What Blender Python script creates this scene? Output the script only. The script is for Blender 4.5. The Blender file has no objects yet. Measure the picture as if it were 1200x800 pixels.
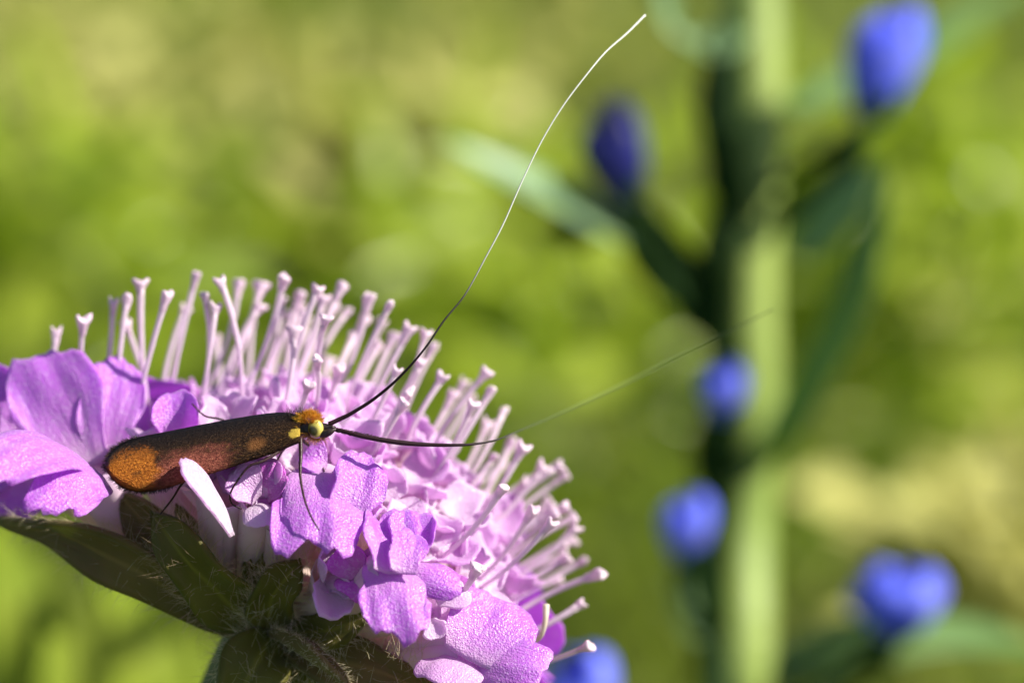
import bpy, math, random
import numpy as np
from mathutils import Vector, Matrix

# ------------------------------------------------------------------ camera, sky, sun, exposure
S = 0.001                      # everything is measured in millimetres, the scene is in metres
FOCUS = 130.0                  # mm from lens to the moth
PXMM = 1200 / 46.0             # photograph pixels per mm in the plane of the moth
PITCH = math.radians(18)
O = np.array((0.0, 0.0, 0.42)) # the moth is about 42 cm above the ground
RIGHT = np.array((1.0, 0, 0)); FWD = np.array((0, math.cos(PITCH), -math.sin(PITCH))); UP = np.array((0, math.sin(PITCH), math.cos(PITCH)))
R3 = np.stack([RIGHT, FWD, UP], axis=1)      # view-aligned axes -> world
scene = bpy.context.scene
COL = scene.collection

cam_d = bpy.data.cameras.new('camera'); cam = bpy.data.objects.new('camera', cam_d); COL.objects.link(cam)
cam.location = O - FWD * FOCUS * S
cam.rotation_euler = (math.pi / 2 - PITCH, 0, 0)
cam_d.sensor_width = 36; cam_d.lens = 36 * FOCUS / 46.0
cam_d.clip_start = 0.005; cam_d.clip_end = 500
cam_d.dof.use_dof = True; cam_d.dof.focus_distance = FOCUS * S
cam_d.dof.aperture_fstop = cam_d.lens / 4.1
scene.camera = cam

SUN = Vector((0.76, -0.06, 0.64)).normalized()          # towards the sun
world = bpy.data.worlds.new('World'); scene.world = world; world.use_nodes = True
nt = world.node_tree; nt.nodes.clear()
sky = nt.nodes.new('ShaderNodeTexSky'); sky.sky_type = 'NISHITA'; sky.sun_disc = False
sky.sun_elevation = math.asin(SUN.z); sky.sun_rotation = math.atan2(SUN.x, SUN.y)
bg = nt.nodes.new('ShaderNodeBackground'); bg.inputs[1].default_value = 0.068
wo = nt.nodes.new('ShaderNodeOutputWorld')
nt.links.new(sky.outputs[0], bg.inputs[0]); nt.links.new(bg.outputs[0], wo.inputs[0])
sun_d = bpy.data.lights.new('sun', 'SUN'); sun = bpy.data.objects.new('sun', sun_d); COL.objects.link(sun)
sun_d.energy = 5.0; sun_d.angle = math.radians(0.5); sun_d.color = (1.0, 0.95, 0.86)
sun.rotation_euler = SUN.to_track_quat('Z', 'Y').to_euler(); sun.location = (0.5, -0.3, 2)
scene.view_settings.view_transform = 'Standard'; scene.view_settings.look = 'None'
scene.view_settings.exposure = 0.82; scene.view_settings.gamma = 1
scene.render.engine = 'CYCLES'
scene.cycles.use_denoising = True
scene.cycles.max_bounces = 10; scene.cycles.transmission_bounces = 6; scene.cycles.diffuse_bounces = 6

rng = np.random.default_rng(7); random.seed(7)
U = lambda a, b: float(rng.uniform(a, b))

# ------------------------------------------------------------------ helpers
def V(*a): return np.array(a, float)
def nrm(v): v = np.asarray(v, float); return v / (np.linalg.norm(v) + 1e-12)
def P(u, v, y=0.0):
    """point (mm, view axes: x right, y away, z up) seen at photograph pixel u,v at depth y behind the moth"""
    k = (FOCUS + y) / FOCUS / PXMM
    return V((u - 600) * k, y, (400 - v) * k)
def W(p):
    return O + (np.asarray(p, float) * S) @ R3.T

def mesh_from(verts, faces, mat=None, smooth=True, attr=None, uv=None, name='mesh'):
    me = bpy.data.meshes.new(name)
    verts = np.asarray(verts, np.float32)
    if isinstance(faces, np.ndarray):
        nf, k = faces.shape
        me.vertices.add(len(verts)); me.vertices.foreach_set('co', verts.ravel())
        me.loops.add(nf * k); me.loops.foreach_set('vertex_index', faces.astype(np.int32).ravel())
        me.polygons.add(nf); me.polygons.foreach_set('loop_start', np.arange(0, nf * k, k, dtype=np.int32))
        me.update(calc_edges=True)
    else:
        me.from_pydata(verts.tolist(), [], [tuple(int(i) for i in f) for f in faces]); me.update()
    if smooth: me.polygons.foreach_set('use_smooth', np.ones(len(me.polygons), bool))
    if attr is not None:
        for k_, arr in attr.items():
            a = me.attributes.new(k_, 'FLOAT', 'POINT'); a.data.foreach_set('value', np.asarray(arr, np.float32))
    if mat: me.materials.append(mat)
    return me

def empty(name, loc, label=None, cat=None, group=None):
    o = bpy.data.objects.new(name, None); COL.objects.link(o); o.location = loc; o.empty_display_size = 0.005
    if label: o['label'] = label
    if cat: o['category'] = cat
    if group: o['group'] = group
    return o
ORIG = {}
def origin(o):
    return ORIG.get(o.name, np.zeros(3))
def part(name, geo, mat, parent, kind=None, label=None, smooth=True):
    """geo = (verts in view-axes mm, faces[, attr]); becomes a child mesh of parent"""
    vw = O + (np.asarray(geo[0], float) * S) @ R3.T
    root = origin(parent) if parent else np.zeros(3)
    c = vw.mean(0)
    me = mesh_from(vw - c, geo[1], mat, smooth, geo[2] if len(geo) > 2 else None, name=name)
    o = bpy.data.objects.new(name, me); COL.objects.link(o)
    if parent: o.parent = parent
    o.location = c - root
    ORIG[o.name] = c
    if kind: o['kind'] = kind
    if label: o['label'] = label
    return o
def thing(name, loc_mm, label, cat, group=None, world_loc=None):
    w = W(loc_mm) if world_loc is None else np.array(world_loc, float)
    o = empty(name, w, label, cat, group); ORIG[o.name] = w
    return o

def merge(geos):
    vs, fs, n = [], [], 0; at = {}
    for g in geos:
        vs.append(np.asarray(g[0], float))
        for f in g[1]: fs.append(tuple(int(i) + n for i in f))
        n += len(g[0])
        if len(g) > 2 and g[2]:
            for k, a in g[2].items(): at.setdefault(k, []).append(np.asarray(a))
    at = {k: np.concatenate(a) for k, a in at.items()}
    return (np.concatenate(vs), fs, at if at and all(len(a) == n for a in at.values()) else None)

def spline(pts, n):
    pts = np.asarray(pts, float); m = len(pts)
    if m == 2: 
        t = np.linspace(0, 1, n)[:, None]; return pts[0] * (1 - t) + pts[1] * t
    d = np.r_[0, np.cumsum(np.linalg.norm(np.diff(pts, axis=0), axis=1) ** 0.7)]
    tt = np.linspace(0, d[-1], n); out = []
    ext = np.vstack([2 * pts[0] - pts[1], pts, 2 * pts[-1] - pts[-2]])
    dd = np.r_[-(d[1] - d[0]), d, 2 * d[-1] - d[-2]]
    for t in tt:
        i = int(np.clip(np.searchsorted(d, t, 'right') - 1, 0, m - 2)) + 1
        h = dd[i + 1] - dd[i]; s = (t - dd[i]) / h
        m0 = (ext[i + 1] - ext[i - 1]) / (dd[i + 1] - dd[i - 1]) * h
        m1 = (ext[i + 2] - ext[i]) / (dd[i + 2] - dd[i]) * h
        out.append((2*s**3-3*s**2+1)*ext[i] + (s**3-2*s**2+s)*m0 + (-2*s**3+3*s**2)*ext[i+1] + (s**3-s**2)*m1)
    return np.array(out)

def frames(c):
    t = np.gradient(c, axis=0); t /= np.linalg.norm(t, axis=1)[:, None] + 1e-12
    a = V(0, -1, 0.2) if abs(t[0] @ nrm(V(0, -1, .2))) < .9 else V(1, 0, 0)
    x = nrm(a - (a @ t[0]) * t[0]); X = [x]
    for i in range(1, len(c)):
        x = nrm(x - (x @ t[i]) * t[i]); X.append(x)
    X = np.array(X); return t, X, np.cross(t, X)

def tube(pts, radii, n=24, k=8, cap=True, jitter=0.0):
    c = spline(pts, n); r = np.interp(np.linspace(0, 1, n), np.linspace(0, 1, len(radii)), radii)
    if jitter: r = r * (1 + jitter * (rng.random(n) - .5))
    t, X, Y = frames(c)
    ph = np.linspace(0, 2 * math.pi, k, endpoint=False)
    v = (c[:, None] + r[:, None, None] * (np.cos(ph)[None, :, None] * X[:, None] + np.sin(ph)[None, :, None] * Y[:, None])).reshape(-1, 3)
    f = [(i*k+j, i*k+(j+1) % k, (i+1)*k+(j+1) % k, (i+1)*k+j) for i in range(n-1) for j in range(k)]
    if cap:
        f.append(tuple(range(k))[::-1]); f.append(tuple((n-1)*k+j for j in range(k)))
    g = np.repeat(np.linspace(0, 1, n), k)
    return (v, f, {'g': g})

def shell(grid, th, g=None, u=None):
    """closed thin sheet from a grid of points (nu,nv,3) with thickness th"""
    nu, nv = grid.shape[:2]
    du = np.gradient(grid, axis=0); dv = np.gradient(grid, axis=1)
    n = np.cross(du, dv); L = np.linalg.norm(n, axis=2, keepdims=True); 
    n = np.where(L > 1e-9, n / np.maximum(L, 1e-9), 0)
    for i in (0, nu - 1):      # degenerate rows take their neighbour's normal
        if L[i].mean() < 1e-4: n[i] = n[i + (1 if i == 0 else -1)]
    a = (grid + n * th / 2).reshape(-1, 3); b = (grid - n * th / 2).reshape(-1, 3)
    N = nu * nv; f = []
    for i in range(nu - 1):
        for j in range(nv - 1):
            p, q, r_, s = i*nv+j, (i+1)*nv+j, (i+1)*nv+j+1, i*nv+j+1
            f.append((p, q, r_, s)); f.append((N+p, N+s, N+r_, N+q))
    for i in range(nu - 1):
        for j0, fl in ((0, 1), (nv - 1, 0)):
            p, q = i*nv+j0, (i+1)*nv+j0
            f.append((p, N+p, N+q, q) if fl else (p, q, N+q, N+p))
    for j in range(nv - 1):
        for i0, fl in ((0, 0), (nu - 1, 1)):
            p, q = i0*nv+j, i0*nv+j+1
            f.append((p, N+p, N+q, q) if fl else (p, q, N+q, N+p))
    at = {}
    if g is not None: at['g'] = np.tile(np.asarray(g).ravel(), 2)
    if u is not None: at['u'] = np.tile(np.asarray(u).ravel(), 2)
    return (np.vstack([a, b]), f, at)

def petal(base, tip, normal, width, cup=0.25, bend=0.12, curl=0.0, ripple=0.06, wb=0.35, th=0.065, nu=20, nv=17, seed=0, notch=0.0, twist=0.0, peak=0.62, blunt=2.4):
    r = np.random.default_rng(seed)
    base, tip = np.asarray(base, float), np.asarray(tip, float)
    ax = tip - base; L = np.linalg.norm(ax); ax = ax / L
    n = nrm(np.asarray(normal, float) - (np.asarray(normal, float) @ ax) * ax); sd = np.cross(ax, n)
    s = np.linspace(0, 1, nu) ** 0.9; t = np.sin(np.linspace(-1, 1, nv) * math.pi / 2) * .5 + np.linspace(-1, 1, nv) * .5
    S_, T_ = np.meshgrid(s, t, indexing='ij'); ph = r.uniform(0, 6.28, 10)
    lmax = peak + (1 - peak) * np.power(np.clip(1 - np.abs(t) ** blunt, 0, 1), .5)
    lmax = lmax * (1 + ripple * (.55 * np.sin(t * 3.3 + ph[0]) + .30 * np.sin(t * 8 + ph[1]) + .18 * np.sin(t * 17 + ph[7])) - notch * np.exp(-(t / .22) ** 2))
    X_ = S_ * lmax[None]
    Wd = (wb + (1 - wb) * np.sin(np.clip(X_ / peak, 0, 1) * math.pi / 2) ** 1.3) * width / 2
    lx = X_
    asym = r.uniform(-.12, .12)
    ly = T_ * Wd * (1 + ripple * .7 * np.sin(S_ * 8 + ph[2] + np.sign(T_) * 1.3) * np.abs(T_)) + asym * width * S_ ** 2
    lz = cup * Wd * T_ ** 2 + bend * L * (4 * X_ * (1 - X_)) + curl * L * np.clip(X_ - .45, 0, 1) ** 2
    lz += ripple * width * (.38 * np.sin(T_ * 3.3 + ph[3] + S_ * 2.5) * S_ + .26 * np.sin(T_ * 7.5 + ph[4] + S_ * 1.5) * S_ ** 2 + .16 * np.sin(S_ * 8 + ph[5]) * T_ + .12 * np.sin(T_ * 13 + S_ * 4 + ph[6]) * S_ + .07 * np.sin(T_ * 9 + ph[8]) * np.sin(S_ * 11 + ph[9]))
    if twist:
        a = twist * S_; ly, lz = ly * np.cos(a) - lz * np.sin(a), ly * np.sin(a) + lz * np.cos(a)
    grid = base + ax * (lx * L)[..., None] + sd * ly[..., None] + n * lz[..., None]
    return shell(grid, th, g=S_, u=(T_ * .5 + .5))

def hairs_geo(roots, dirs, lengths, r0=0.018, bend=0.35, seg=4, k=3):
    """fine tapered hairs, one bmesh-like joined geometry"""
    roots = np.asarray(roots); dirs = np.asarray(dirs); m = len(roots)
    d = dirs / (np.linalg.norm(dirs, axis=1)[:, None] + 1e-9)
    q = rng.normal(size=(m, 3)); q -= (q * d).sum(1)[:, None] * d; q /= np.linalg.norm(q, axis=1)[:, None] + 1e-9
    b = np.cross(d, q); L = np.asarray(lengths)[:, None]
    B = bend * (rng.random(m) * 1.4)[:, None]
    vs = np.zeros((m, seg + 1, k, 3))
    for i in range(seg + 1):
        s = i / seg; c = roots + d * L * s + q * L * B * s * s
        rr = r0 * (1 - .85 * s)
        for j in range(k):
            a = 2 * math.pi * j / k; vs[:, i, j] = c + rr * (math.cos(a) * q + math.sin(a) * b)
    idx = np.arange(m * (seg + 1) * k).reshape(m, seg + 1, k); fs = []
    for j in range(k):
        j2 = (j + 1) % k
        fs.append(np.stack([idx[:, :-1, j], idx[:, :-1, j2], idx[:, 1:, j2], idx[:, 1:, j]], -1).reshape(-1, 4))
    return (vs.reshape(-1, 3), np.concatenate(fs))

def surface_samples(geo, m, mask=None):
    v = np.asarray(geo[0]); f = [x for x in geo[1] if len(x) == 4]
    f = np.array(f); a = v[f[:, 0]]; 
    nn = np.cross(v[f[:, 2]] - v[f[:, 0]], v[f[:, 3]] - v[f[:, 1]]); ar = np.linalg.norm(nn, axis=1)
    if mask is not None: ar = ar * mask(v[f].mean(1))
    i = rng.choice(len(f), m, p=ar / ar.sum()); s, t = rng.random((2, m, 1))
    p = (v[f[i, 0]] * (1-s) + v[f[i, 1]] * s) * (1-t) + (v[f[i, 3]] * (1-s) + v[f[i, 2]] * s) * t
    return p, nn[i] / (np.linalg.norm(nn[i], axis=1)[:, None] + 1e-12)

# ------------------------------------------------------------------ materials
class M:
    def __init__(self, name):
        self.m = bpy.data.materials.new(name); self.m.use_nodes = True; self.t = self.m.node_tree; self.t.nodes.clear()
        self.out = self.n('ShaderNodeOutputMaterial')
    def n(self, typ, **kw):
        x = self.t.nodes.new(typ)
        for k, v in kw.items(): setattr(x, k, v)
        return x
    def l(self, a, b): self.t.links.new(a, b)
    def attr(self, name): return self.n('ShaderNodeAttribute', attribute_name=name).outputs['Fac']
    def coord(self, which='Object'): return self.n('ShaderNodeTexCoord').outputs[which]
    def noise(self, scale, detail=3, vec=None, rough=.55):
        x = self.n('ShaderNodeTexNoise'); x.inputs['Scale'].default_value = scale; x.inputs['Detail'].default_value = detail; x.inputs['Roughness'].default_value = rough
        self.l(vec if vec is not None else self.coord(), x.inputs['Vector']); return x.outputs['Fac']
    def ramp(self, fac, stops):
        x = self.n('ShaderNodeValToRGB'); e = x.color_ramp.elements
        while len(e) < len(stops): e.new(.5)
        for el, (p, c) in zip(e, stops): el.position = p; el.color = (*c, 1)
        self.l(fac, x.inputs[0]); return x.outputs[0]
    def math(self, op, a, b=None, clamp=False):
        x = self.n('ShaderNodeMath', operation=op, use_clamp=clamp)
        for i, v in enumerate((a, b)):
            if v is None: continue
            if isinstance(v, (int, float)): x.inputs[i].default_value = v
            else: self.l(v, x.inputs[i])
        return x.outputs[0]
    def mix(self, fac, a, b, mode='MIX'):
        x = self.n('ShaderNodeMix', data_type='RGBA', blend_type=mode)
        for sock, v in ((x.inputs[0], fac), (x.inputs[6], a), (x.inputs[7], b)):
            if isinstance(v, (int, float)): sock.default_value = v
            elif isinstance(v, tuple): sock.default_value = (*v, 1)
            else: self.l(v, sock)
        return x.outputs[2]
    def bump(self, h, strength, dist):
        x = self.n('ShaderNodeBump'); x.inputs['Strength'].default_value = strength; x.inputs['Distance'].default_value = dist
        self.l(h, x.inputs['Height']); return x.outputs[0]
    def finish(self, color, rough=.5, spec=.5, metal=0.0, normal=None, trans=0.0, tcolor=None, sheen=0.0, coat=0.0):
        p = self.n('ShaderNodeBsdfPrincipled')
        for nm, v in (('Base Color', color), ('Roughness', rough), ('Metallic', metal), ('Specular IOR Level', spec), ('Sheen Weight', sheen), ('Coat Weight', coat)):
            s = p.inputs[nm]
            if isinstance(v, (int, float)): s.default_value = v
            elif isinstance(v, tuple): s.default_value = (*v, 1)
            else: self.l(v, s)
        if normal is not None: self.l(normal, p.inputs['Normal'])
        if trans:
            tr = self.n('ShaderNodeBsdfTranslucent'); c = tcolor if tcolor is not None else color
            if isinstance(c, tuple): tr.inputs[0].default_value = (*c, 1)
            else: self.l(c, tr.inputs[0])
            mx = self.n('ShaderNodeMixShader'); mx.inputs[0].default_value = trans
            self.l(p.outputs[0], mx.inputs[1]); self.l(tr.outputs[0], mx.inputs[2]); self.l(mx.outputs[0], self.out.inputs[0])
        else: self.l(p.outputs[0], self.out.inputs[0])
        return self.m

def petal_mat(name, base, mid, lobe, trans=.38, var=.5):
    k = M(name); g = k.attr('g'); u = k.attr('u'); co = k.coord()
    n1 = k.noise(420, 4, co)
    gg = k.math('ADD', g, k.math('MULTIPLY', k.math('SUBTRACT', n1, .5), .55))
    c = k.ramp(gg, [(0.0, base), (.32, mid), (.72, lobe), (1.0, tuple(x * 1.04 for x in lobe))])
    # veins run lengthways, pale cells paint a crystalline sparkle into the colour
    cv = k.n('ShaderNodeCombineXYZ'); k.l(k.math('MULTIPLY', u, 16.0), cv.inputs[0]); k.l(k.math('MULTIPLY', g, 2.2), cv.inputs[1])
    vein = k.noise(1.0, 3, cv.outputs[0], .6)
    c = k.mix(k.math('MULTIPLY', k.math('SUBTRACT', vein, .42, True), 1.5 * var, True), c, tuple(x * .74 for x in mid))
    c = k.mix(k.math('MULTIPLY', k.math('SUBTRACT', k.noise(900, 2, co), .54, True), 1.0, True), c, (.90, .74, .94))
    vo = k.n('ShaderNodeTexVoronoi'); vo.inputs['Scale'].default_value = 11000; k.l(co, vo.inputs['Vector'])
    sx = k.n('ShaderNodeSeparateColor'); k.l(vo.outputs['Color'], sx.inputs[0])
    c = k.mix(k.math('MULTIPLY', k.math('DIVIDE', k.math('SUBTRACT', sx.outputs[0], .62), .3, True), .34), c, (.96, .88, .98))
    h = k.math('ADD', k.math('MULTIPLY', vo.outputs['Distance'], .55), k.math('MULTIPLY', vein, 1.1))
    return k.finish(c, k.math('ADD', k.math('MULTIPLY', n1, .30), .15), .75, 0, k.bump(h, .9, 0.00007), trans, sheen=.3, tcolor=k.mix(.7, c, (lobe[0], lobe[1] * .86, lobe[2]), 'MIX'))

MAT = {}
MAT['petal'] = petal_mat('lilac_petal', (.92, .62, .86), (.80, .34, .86), (.70, .22, .86), .52, .28)
MAT['petal_pale'] = petal_mat('pale_petal', (.95, .84, .90), (.93, .78, .91), (.89, .66, .90), .52, .1)
MAT['petal_magenta'] = petal_mat('deep_magenta_petal', (.88, .48, .80), (.80, .24, .74), (.74, .16, .74), .5, .2)
MAT['petal_pink'] = petal_mat('magenta_petal', (.92, .74, .88), (.87, .58, .87), (.82, .48, .85), .52, .15)
def tube_mat():
    k = M('corolla_tube'); g = k.attr('g'); n = k.noise(500, 4)
    c = k.ramp(k.math('ADD', g, k.math('MULTIPLY', k.math('SUBTRACT', n, .5), .4)), [(0, (.82, .66, .52)), (.4, (.90, .72, .68)), (.8, (.93, .74, .84)), (1, (.88, .66, .86))])
    return k.finish(c, .55, .35, 0, k.bump(k.noise(2600, 4), .35, .0001), .5, sheen=.2)
MAT['tube'] = tube_mat()
def style_mat():
    k = M('pistil_style'); g = k.attr('g'); n = k.noise(700, 3)
    c = k.ramp(k.math('ADD', g, k.math('MULTIPLY', k.math('SUBTRACT', n, .5), .3)), [(0, (.88, .66, .86)), (.5, (.88, .72, .84)), (1, (.89, .75, .83))])
    return k.finish(c, .34, .5, 0, k.bump(k.noise(6000, 3), .5, .00005), .40)
MAT['style'] = style_mat()
def stigma_mat():
    k = M('stigma'); n = k.noise(1500, 3)
    c = k.ramp(n, [(.3, (.80, .58, .72)), (.7, (.87, .70, .80))])
    return k.finish(c, .22, .6, 0, k.bump(k.noise(9000, 2), .7, .00006), .3)
MAT['stigma'] = stigma_mat()
k = M('cream_filament'); MAT['filament'] = k.finish(k.ramp(k.noise(900), [(.3, (.72, .60, .42)), (.7, (.88, .80, .66))]), .4, .5, 0, None, .3)
def bract_mat(name, a, b, c2, trans=.3):
    k = M(name); g = k.attr('g'); u = k.attr('u'); n = k.noise(260, 5)
    c = k.ramp(n, [(.3, a), (.55, b), (.8, c2)])
    cv = k.n('ShaderNodeCombineXYZ'); k.l(k.math('MULTIPLY', u, 9.0), cv.inputs[0]); k.l(k.math('MULTIPLY', g, 2.0), cv.inputs[1])
    vein = k.noise(1.0, 3, cv.outputs[0])
    mid = k.math('SUBTRACT', 1.0, k.math('MULTIPLY', k.math('ABSOLUTE', k.math('SUBTRACT', u, .5)), 14.0), True)
    c = k.mix(k.math('MULTIPLY', mid, .5), c, tuple(min(1, x * 1.7) for x in c2))
    return k.finish(c, .55, .4, 0, k.bump(k.math('ADD', vein, k.math('MULTIPLY', k.noise(2500, 4), .4)), .5, .00018), trans, tcolor=k.mix(.6, c, (.42, .50, .03)), sheen=.15)
MAT['bract'] = bract_mat('bract_green', (.11, .095, .012), (.17, .15, .018), (.25, .22, .03), .46)
MAT['bract_brown'] = bract_mat('bract_brownish', (.12, .085, .018), (.18, .125, .028), (.24, .165, .042), .38)
k = M('peduncle_green'); MAT['peduncle'] = k.finish(k.ramp(k.noise(180, 4), [(.3, (.09, .12, .03)), (.7, (.16, .17, .05))]), .6, .3, 0, k.bump(k.noise(1500, 4), .4, .0002))
k = M('pale_hair'); MAT['hair'] = k.finish(k.ramp(k.noise(300), [(.35, (.72, .62, .36)), (.7, (.88, .80, .56))]), .35, .5, 0, None, .35)
k = M('tan_hair'); MAT['hair_tan'] = k.finish(k.ramp(k.noise(300), [(.35, (.58, .42, .24)), (.7, (.78, .62, .40))]), .4, .5, 0, None, .3)
k = M('receptacle'); MAT['receptacle'] = k.finish(k.ramp(k.noise(400, 4), [(.3, (.45, .36, .25)), (.7, (.62, .48, .42))]), .6, .3, 0, k.bump(k.noise(2000, 3), .5, .0002), .2)

# ------------------------------------------------------------------ ground (a meadow slope far below the flower)
k = M('meadow_soil')
MAT['soil'] = k.finish(k.ramp(k.noise(9, 8), [(.3, (.03, .055, .010)), (.55, (.065, .10, .016)), (.75, (.11, .15, .025))]), .9, .2, 0, k.bump(k.noise(60, 6), .6, .02))
def ground():
    xs = np.sign(np.linspace(-1, 1, 61)) * np.abs(np.linspace(-1, 1, 61)) ** 3 * 220
    gx, gy = np.meshgrid(xs, xs + 1.0, indexing='ij')
    gz = (np.sin(gx * 7.1) * np.cos(gy * 6.3) * .012 + np.sin(gx * 2.3 + 1) * np.sin(gy * 1.9) * .02) * np.exp(-(gx**2 + gy**2) / 60)
    v = np.stack([gx, gy, gz - .02], -1).reshape(-1, 3); n = 61
    f = np.array([(i*n+j, (i+1)*n+j, (i+1)*n+j+1, i*n+j+1) for i in range(n-1) for j in range(n-1)])
    o = bpy.data.objects.new('ground', mesh_from(v, f, MAT['soil'], name='ground')); COL.objects.link(o); o['kind'] = 'structure'
ground()

# ------------------------------------------------------------------ meadow behind: grass, straw and leafy growth that nobody could count
def blade_mat(name, stops, trans, tc, rough=.45, spec=.4):
    k = M(name); r = k.attr('r')
    c = k.ramp(r, stops)
    n = k.noise(120, 3)
    c = k.mix(k.math('MULTIPLY', n, .35), c, tuple(x * 1.2 for x in stops[-1][1]))
    return k.finish(c, rough, spec, 0, None, trans, tcolor=k.mix(.6, c, tc))
MAT['grass'] = blade_mat('grass_green', [(0, (.05, .11, .006)), (.35, (.11, .19, .012)), (.65, (.20, .26, .022)), (.85, (.30, .33, .06)), (1, (.44, .41, .16))], .46, (.38, .48, .025))
MAT['straw'] = blade_mat('dry_straw', [(0, (.25, .27, .055)), (.5, (.40, .40, .10)), (1, (.56, .54, .18))], .35, (.55, .52, .10), .6, .25)
MAT['leafy'] = blade_mat('meadow_leaf', [(0, (.06, .14, .008)), (.4, (.15, .25, .010)), (.7, (.26, .36, .014)), (1, (.36, .43, .04))], .46, (.42, .58, .015), .35, .5)

def blades_world(name, mat, roots, heights, widths, lean, label, cat, seg=5, arch=.5):
    m = len(roots); a = rng.uniform(0, 2 * math.pi, m)
    d = np.stack([np.cos(a), np.sin(a), np.zeros(m)], 1); sd = np.stack([-np.sin(a), np.cos(a), np.zeros(m)], 1)
    yaw = rng.uniform(0, math.pi, m); sd = sd * np.cos(yaw)[:, None] * .4 + sd * .6 + np.stack([np.cos(yaw), np.sin(yaw), 0 * yaw], 1) * .3
    sd /= np.linalg.norm(sd, axis=1)[:, None]
    lean = lean * rng.uniform(.2, 1.3, m); v = np.zeros((m, seg + 1, 2, 3))
    for i in range(seg + 1):
        s = i / seg
        c = roots + np.array([0, 0, 1.0]) * (heights * (s - arch * .5 * s ** 3 * lean))[:, None] + d * (heights * lean * (s ** 2) * .9)[:, None]
        w = widths * (1 - s ** 2.2) * .5 + .0002
        v[:, i, 0] = c - sd * w[:, None]; v[:, i, 1] = c + sd * w[:, None]
    idx = np.arange(m * (seg + 1) * 2).reshape(m, seg + 1, 2)
    f = np.stack([idx[:, :-1, 0], idx[:, :-1, 1], idx[:, 1:, 1], idx[:, 1:, 0]], -1).reshape(-1, 4)
    r = np.repeat(np.clip(rng.normal(.45, .25, m), 0, 1), (seg + 1) * 2)
    o = bpy.data.objects.new(name, mesh_from(v.reshape(-1, 3), f, mat, True, {'r': r}, name=name)); COL.objects.link(o)
    o['kind'] = 'stuff'; o['label'] = label; o['category'] = cat
    return o
def scatter(m, dmin, dmax, spread=.22, off=.12, pw=1.0):
    d = dmin + (dmax - dmin) * rng.random(m) ** pw
    x = (rng.random(m) * 2 - 1) * (off + spread * d)
    return np.stack([x, d, np.full(m, -.02)], 1)
def in_view_clear(roots, tips_h):       # keep the air between the lens and the flower free
    return roots
R = scatter(26000, .42, 3.4, pw=.8)
blades_world('meadow_grass', MAT['grass'], R, rng.uniform(.12, .30, len(R)) * np.clip(.75 + R[:, 1] * .12, .7, 1.1), rng.uniform(.0025, .006, len(R)), .75, 'blurred mass of green meadow grass filling the background', 'grass')
R = scatter(450, .55, 3.4, pw=.8)
keep = (np.sin(R[:, 0] * 7 + 1.2) * np.sin(R[:, 1] * 3.1 + .5) > .05); R = R[keep]
blades_world('dry_grass', MAT['straw'], R, rng.uniform(.14, .33, len(R)), rng.uniform(.002, .0045, len(R)), .9, 'blurred tan straw standing among the green meadow grass', 'grass')

def leaf_cloud(name, mat, centers, spread, count, size, label, flat=.5, rmean=.5, rvar=.22):
    """many small leaf-shaped faces around the given world points"""
    C = np.asarray(centers, float); i = rng.integers(0, len(C), count)
    sp = np.asarray(spread)[i] if np.ndim(spread) else np.full(count, spread)
    p = C[i] + rng.normal(size=(count, 3)) * sp[:, None] * np.array([1, 1, .7])
    ax = rng.normal(size=(count, 3)); ax[:, 2] = np.abs(ax[:, 2]) * .6; ax /= np.linalg.norm(ax, axis=1)[:, None]
    nn = rng.normal(size=(count, 3)) * flat + np.array([0.6, -.25, .8]); nn -= (nn * ax).sum(1)[:, None] * ax; nn /= np.linalg.norm(nn, axis=1)[:, None]
    sd = np.cross(ax, nn); L = rng.uniform(size[0], size[1], count)[:, None]; Wd = L * rng.uniform(.28, .5, count)[:, None]
    prof = [(0, 0, 0), (.3, .42, .03), (.62, .40, .04), (1, 0, -.06)]
    v = np.zeros((count, 6, 3))
    v[:, 0] = p; v[:, 1] = p + ax*L*.3 + sd*Wd*.5 + nn*L*.05; v[:, 2] = p + ax*L*.68 + sd*Wd*.42 + nn*L*.05
    v[:, 3] = p + ax*L - nn*L*.12; v[:, 4] = p + ax*L*.68 - sd*Wd*.42 + nn*L*.05; v[:, 5] = p + ax*L*.3 - sd*Wd*.5 + nn*L*.05
    idx = np.arange(count * 6).reshape(count, 6)
    f = np.concatenate([idx[:, [0, 1, 2, 3]], idx[:, [0, 3, 4, 5]]])
    r = np.repeat(np.clip(rng.normal(rmean, rvar, count), 0, 1), 6)
    o = bpy.data.objects.new(name, mesh_from(v.reshape(-1, 3), f, mat, True, {'r': r}, name=name)); COL.objects.link(o)
    o['kind'] = 'stuff'; o['label'] = label; o['category'] = 'foliage'
    return o
low = []  # world points
for _ in range(90):
    d = U(.6, 3.2); low.append((U(-1, 1) * (.12 + .25 * d), d, U(.03, .16)))
leaf_cloud('meadow_foliage', MAT['leafy'], low, .040, 9000, (.014, .036), 'blurred low leafy growth between the grasses')
pale = [W(P(u, v, y)) for u, v, y in ((90, 70, 620), (160, 95, 700), (30, 140, 560), (250, 300, 660), (330, 120, 700), (560, 20, 640),  (1090, 340, 560))]
leaf_cloud('pale_foliage', MAT['straw'], pale, .020, 480, (.008, .020), 'blurred straw coloured seed heads in the meadow', .9)
glow = [W(P(u, v, y)) for u, v, y in ((1165, 635, 300), (1120, 668, 320), (1190, 665, 300), (1175, 600, 330))]
leaf_cloud('seed_heads', MAT['straw'], glow, .007, 130, (.010, .022), 'blurred pale yellow seed heads beside the blue flowers', .5, .85, .12)
tan = [W(P(u, v, y)) for u, v, y in ((480, 225, 470), (440, 255, 480), (520, 205, 470), (400, 285, 500), (360, 330, 520))]
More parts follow.
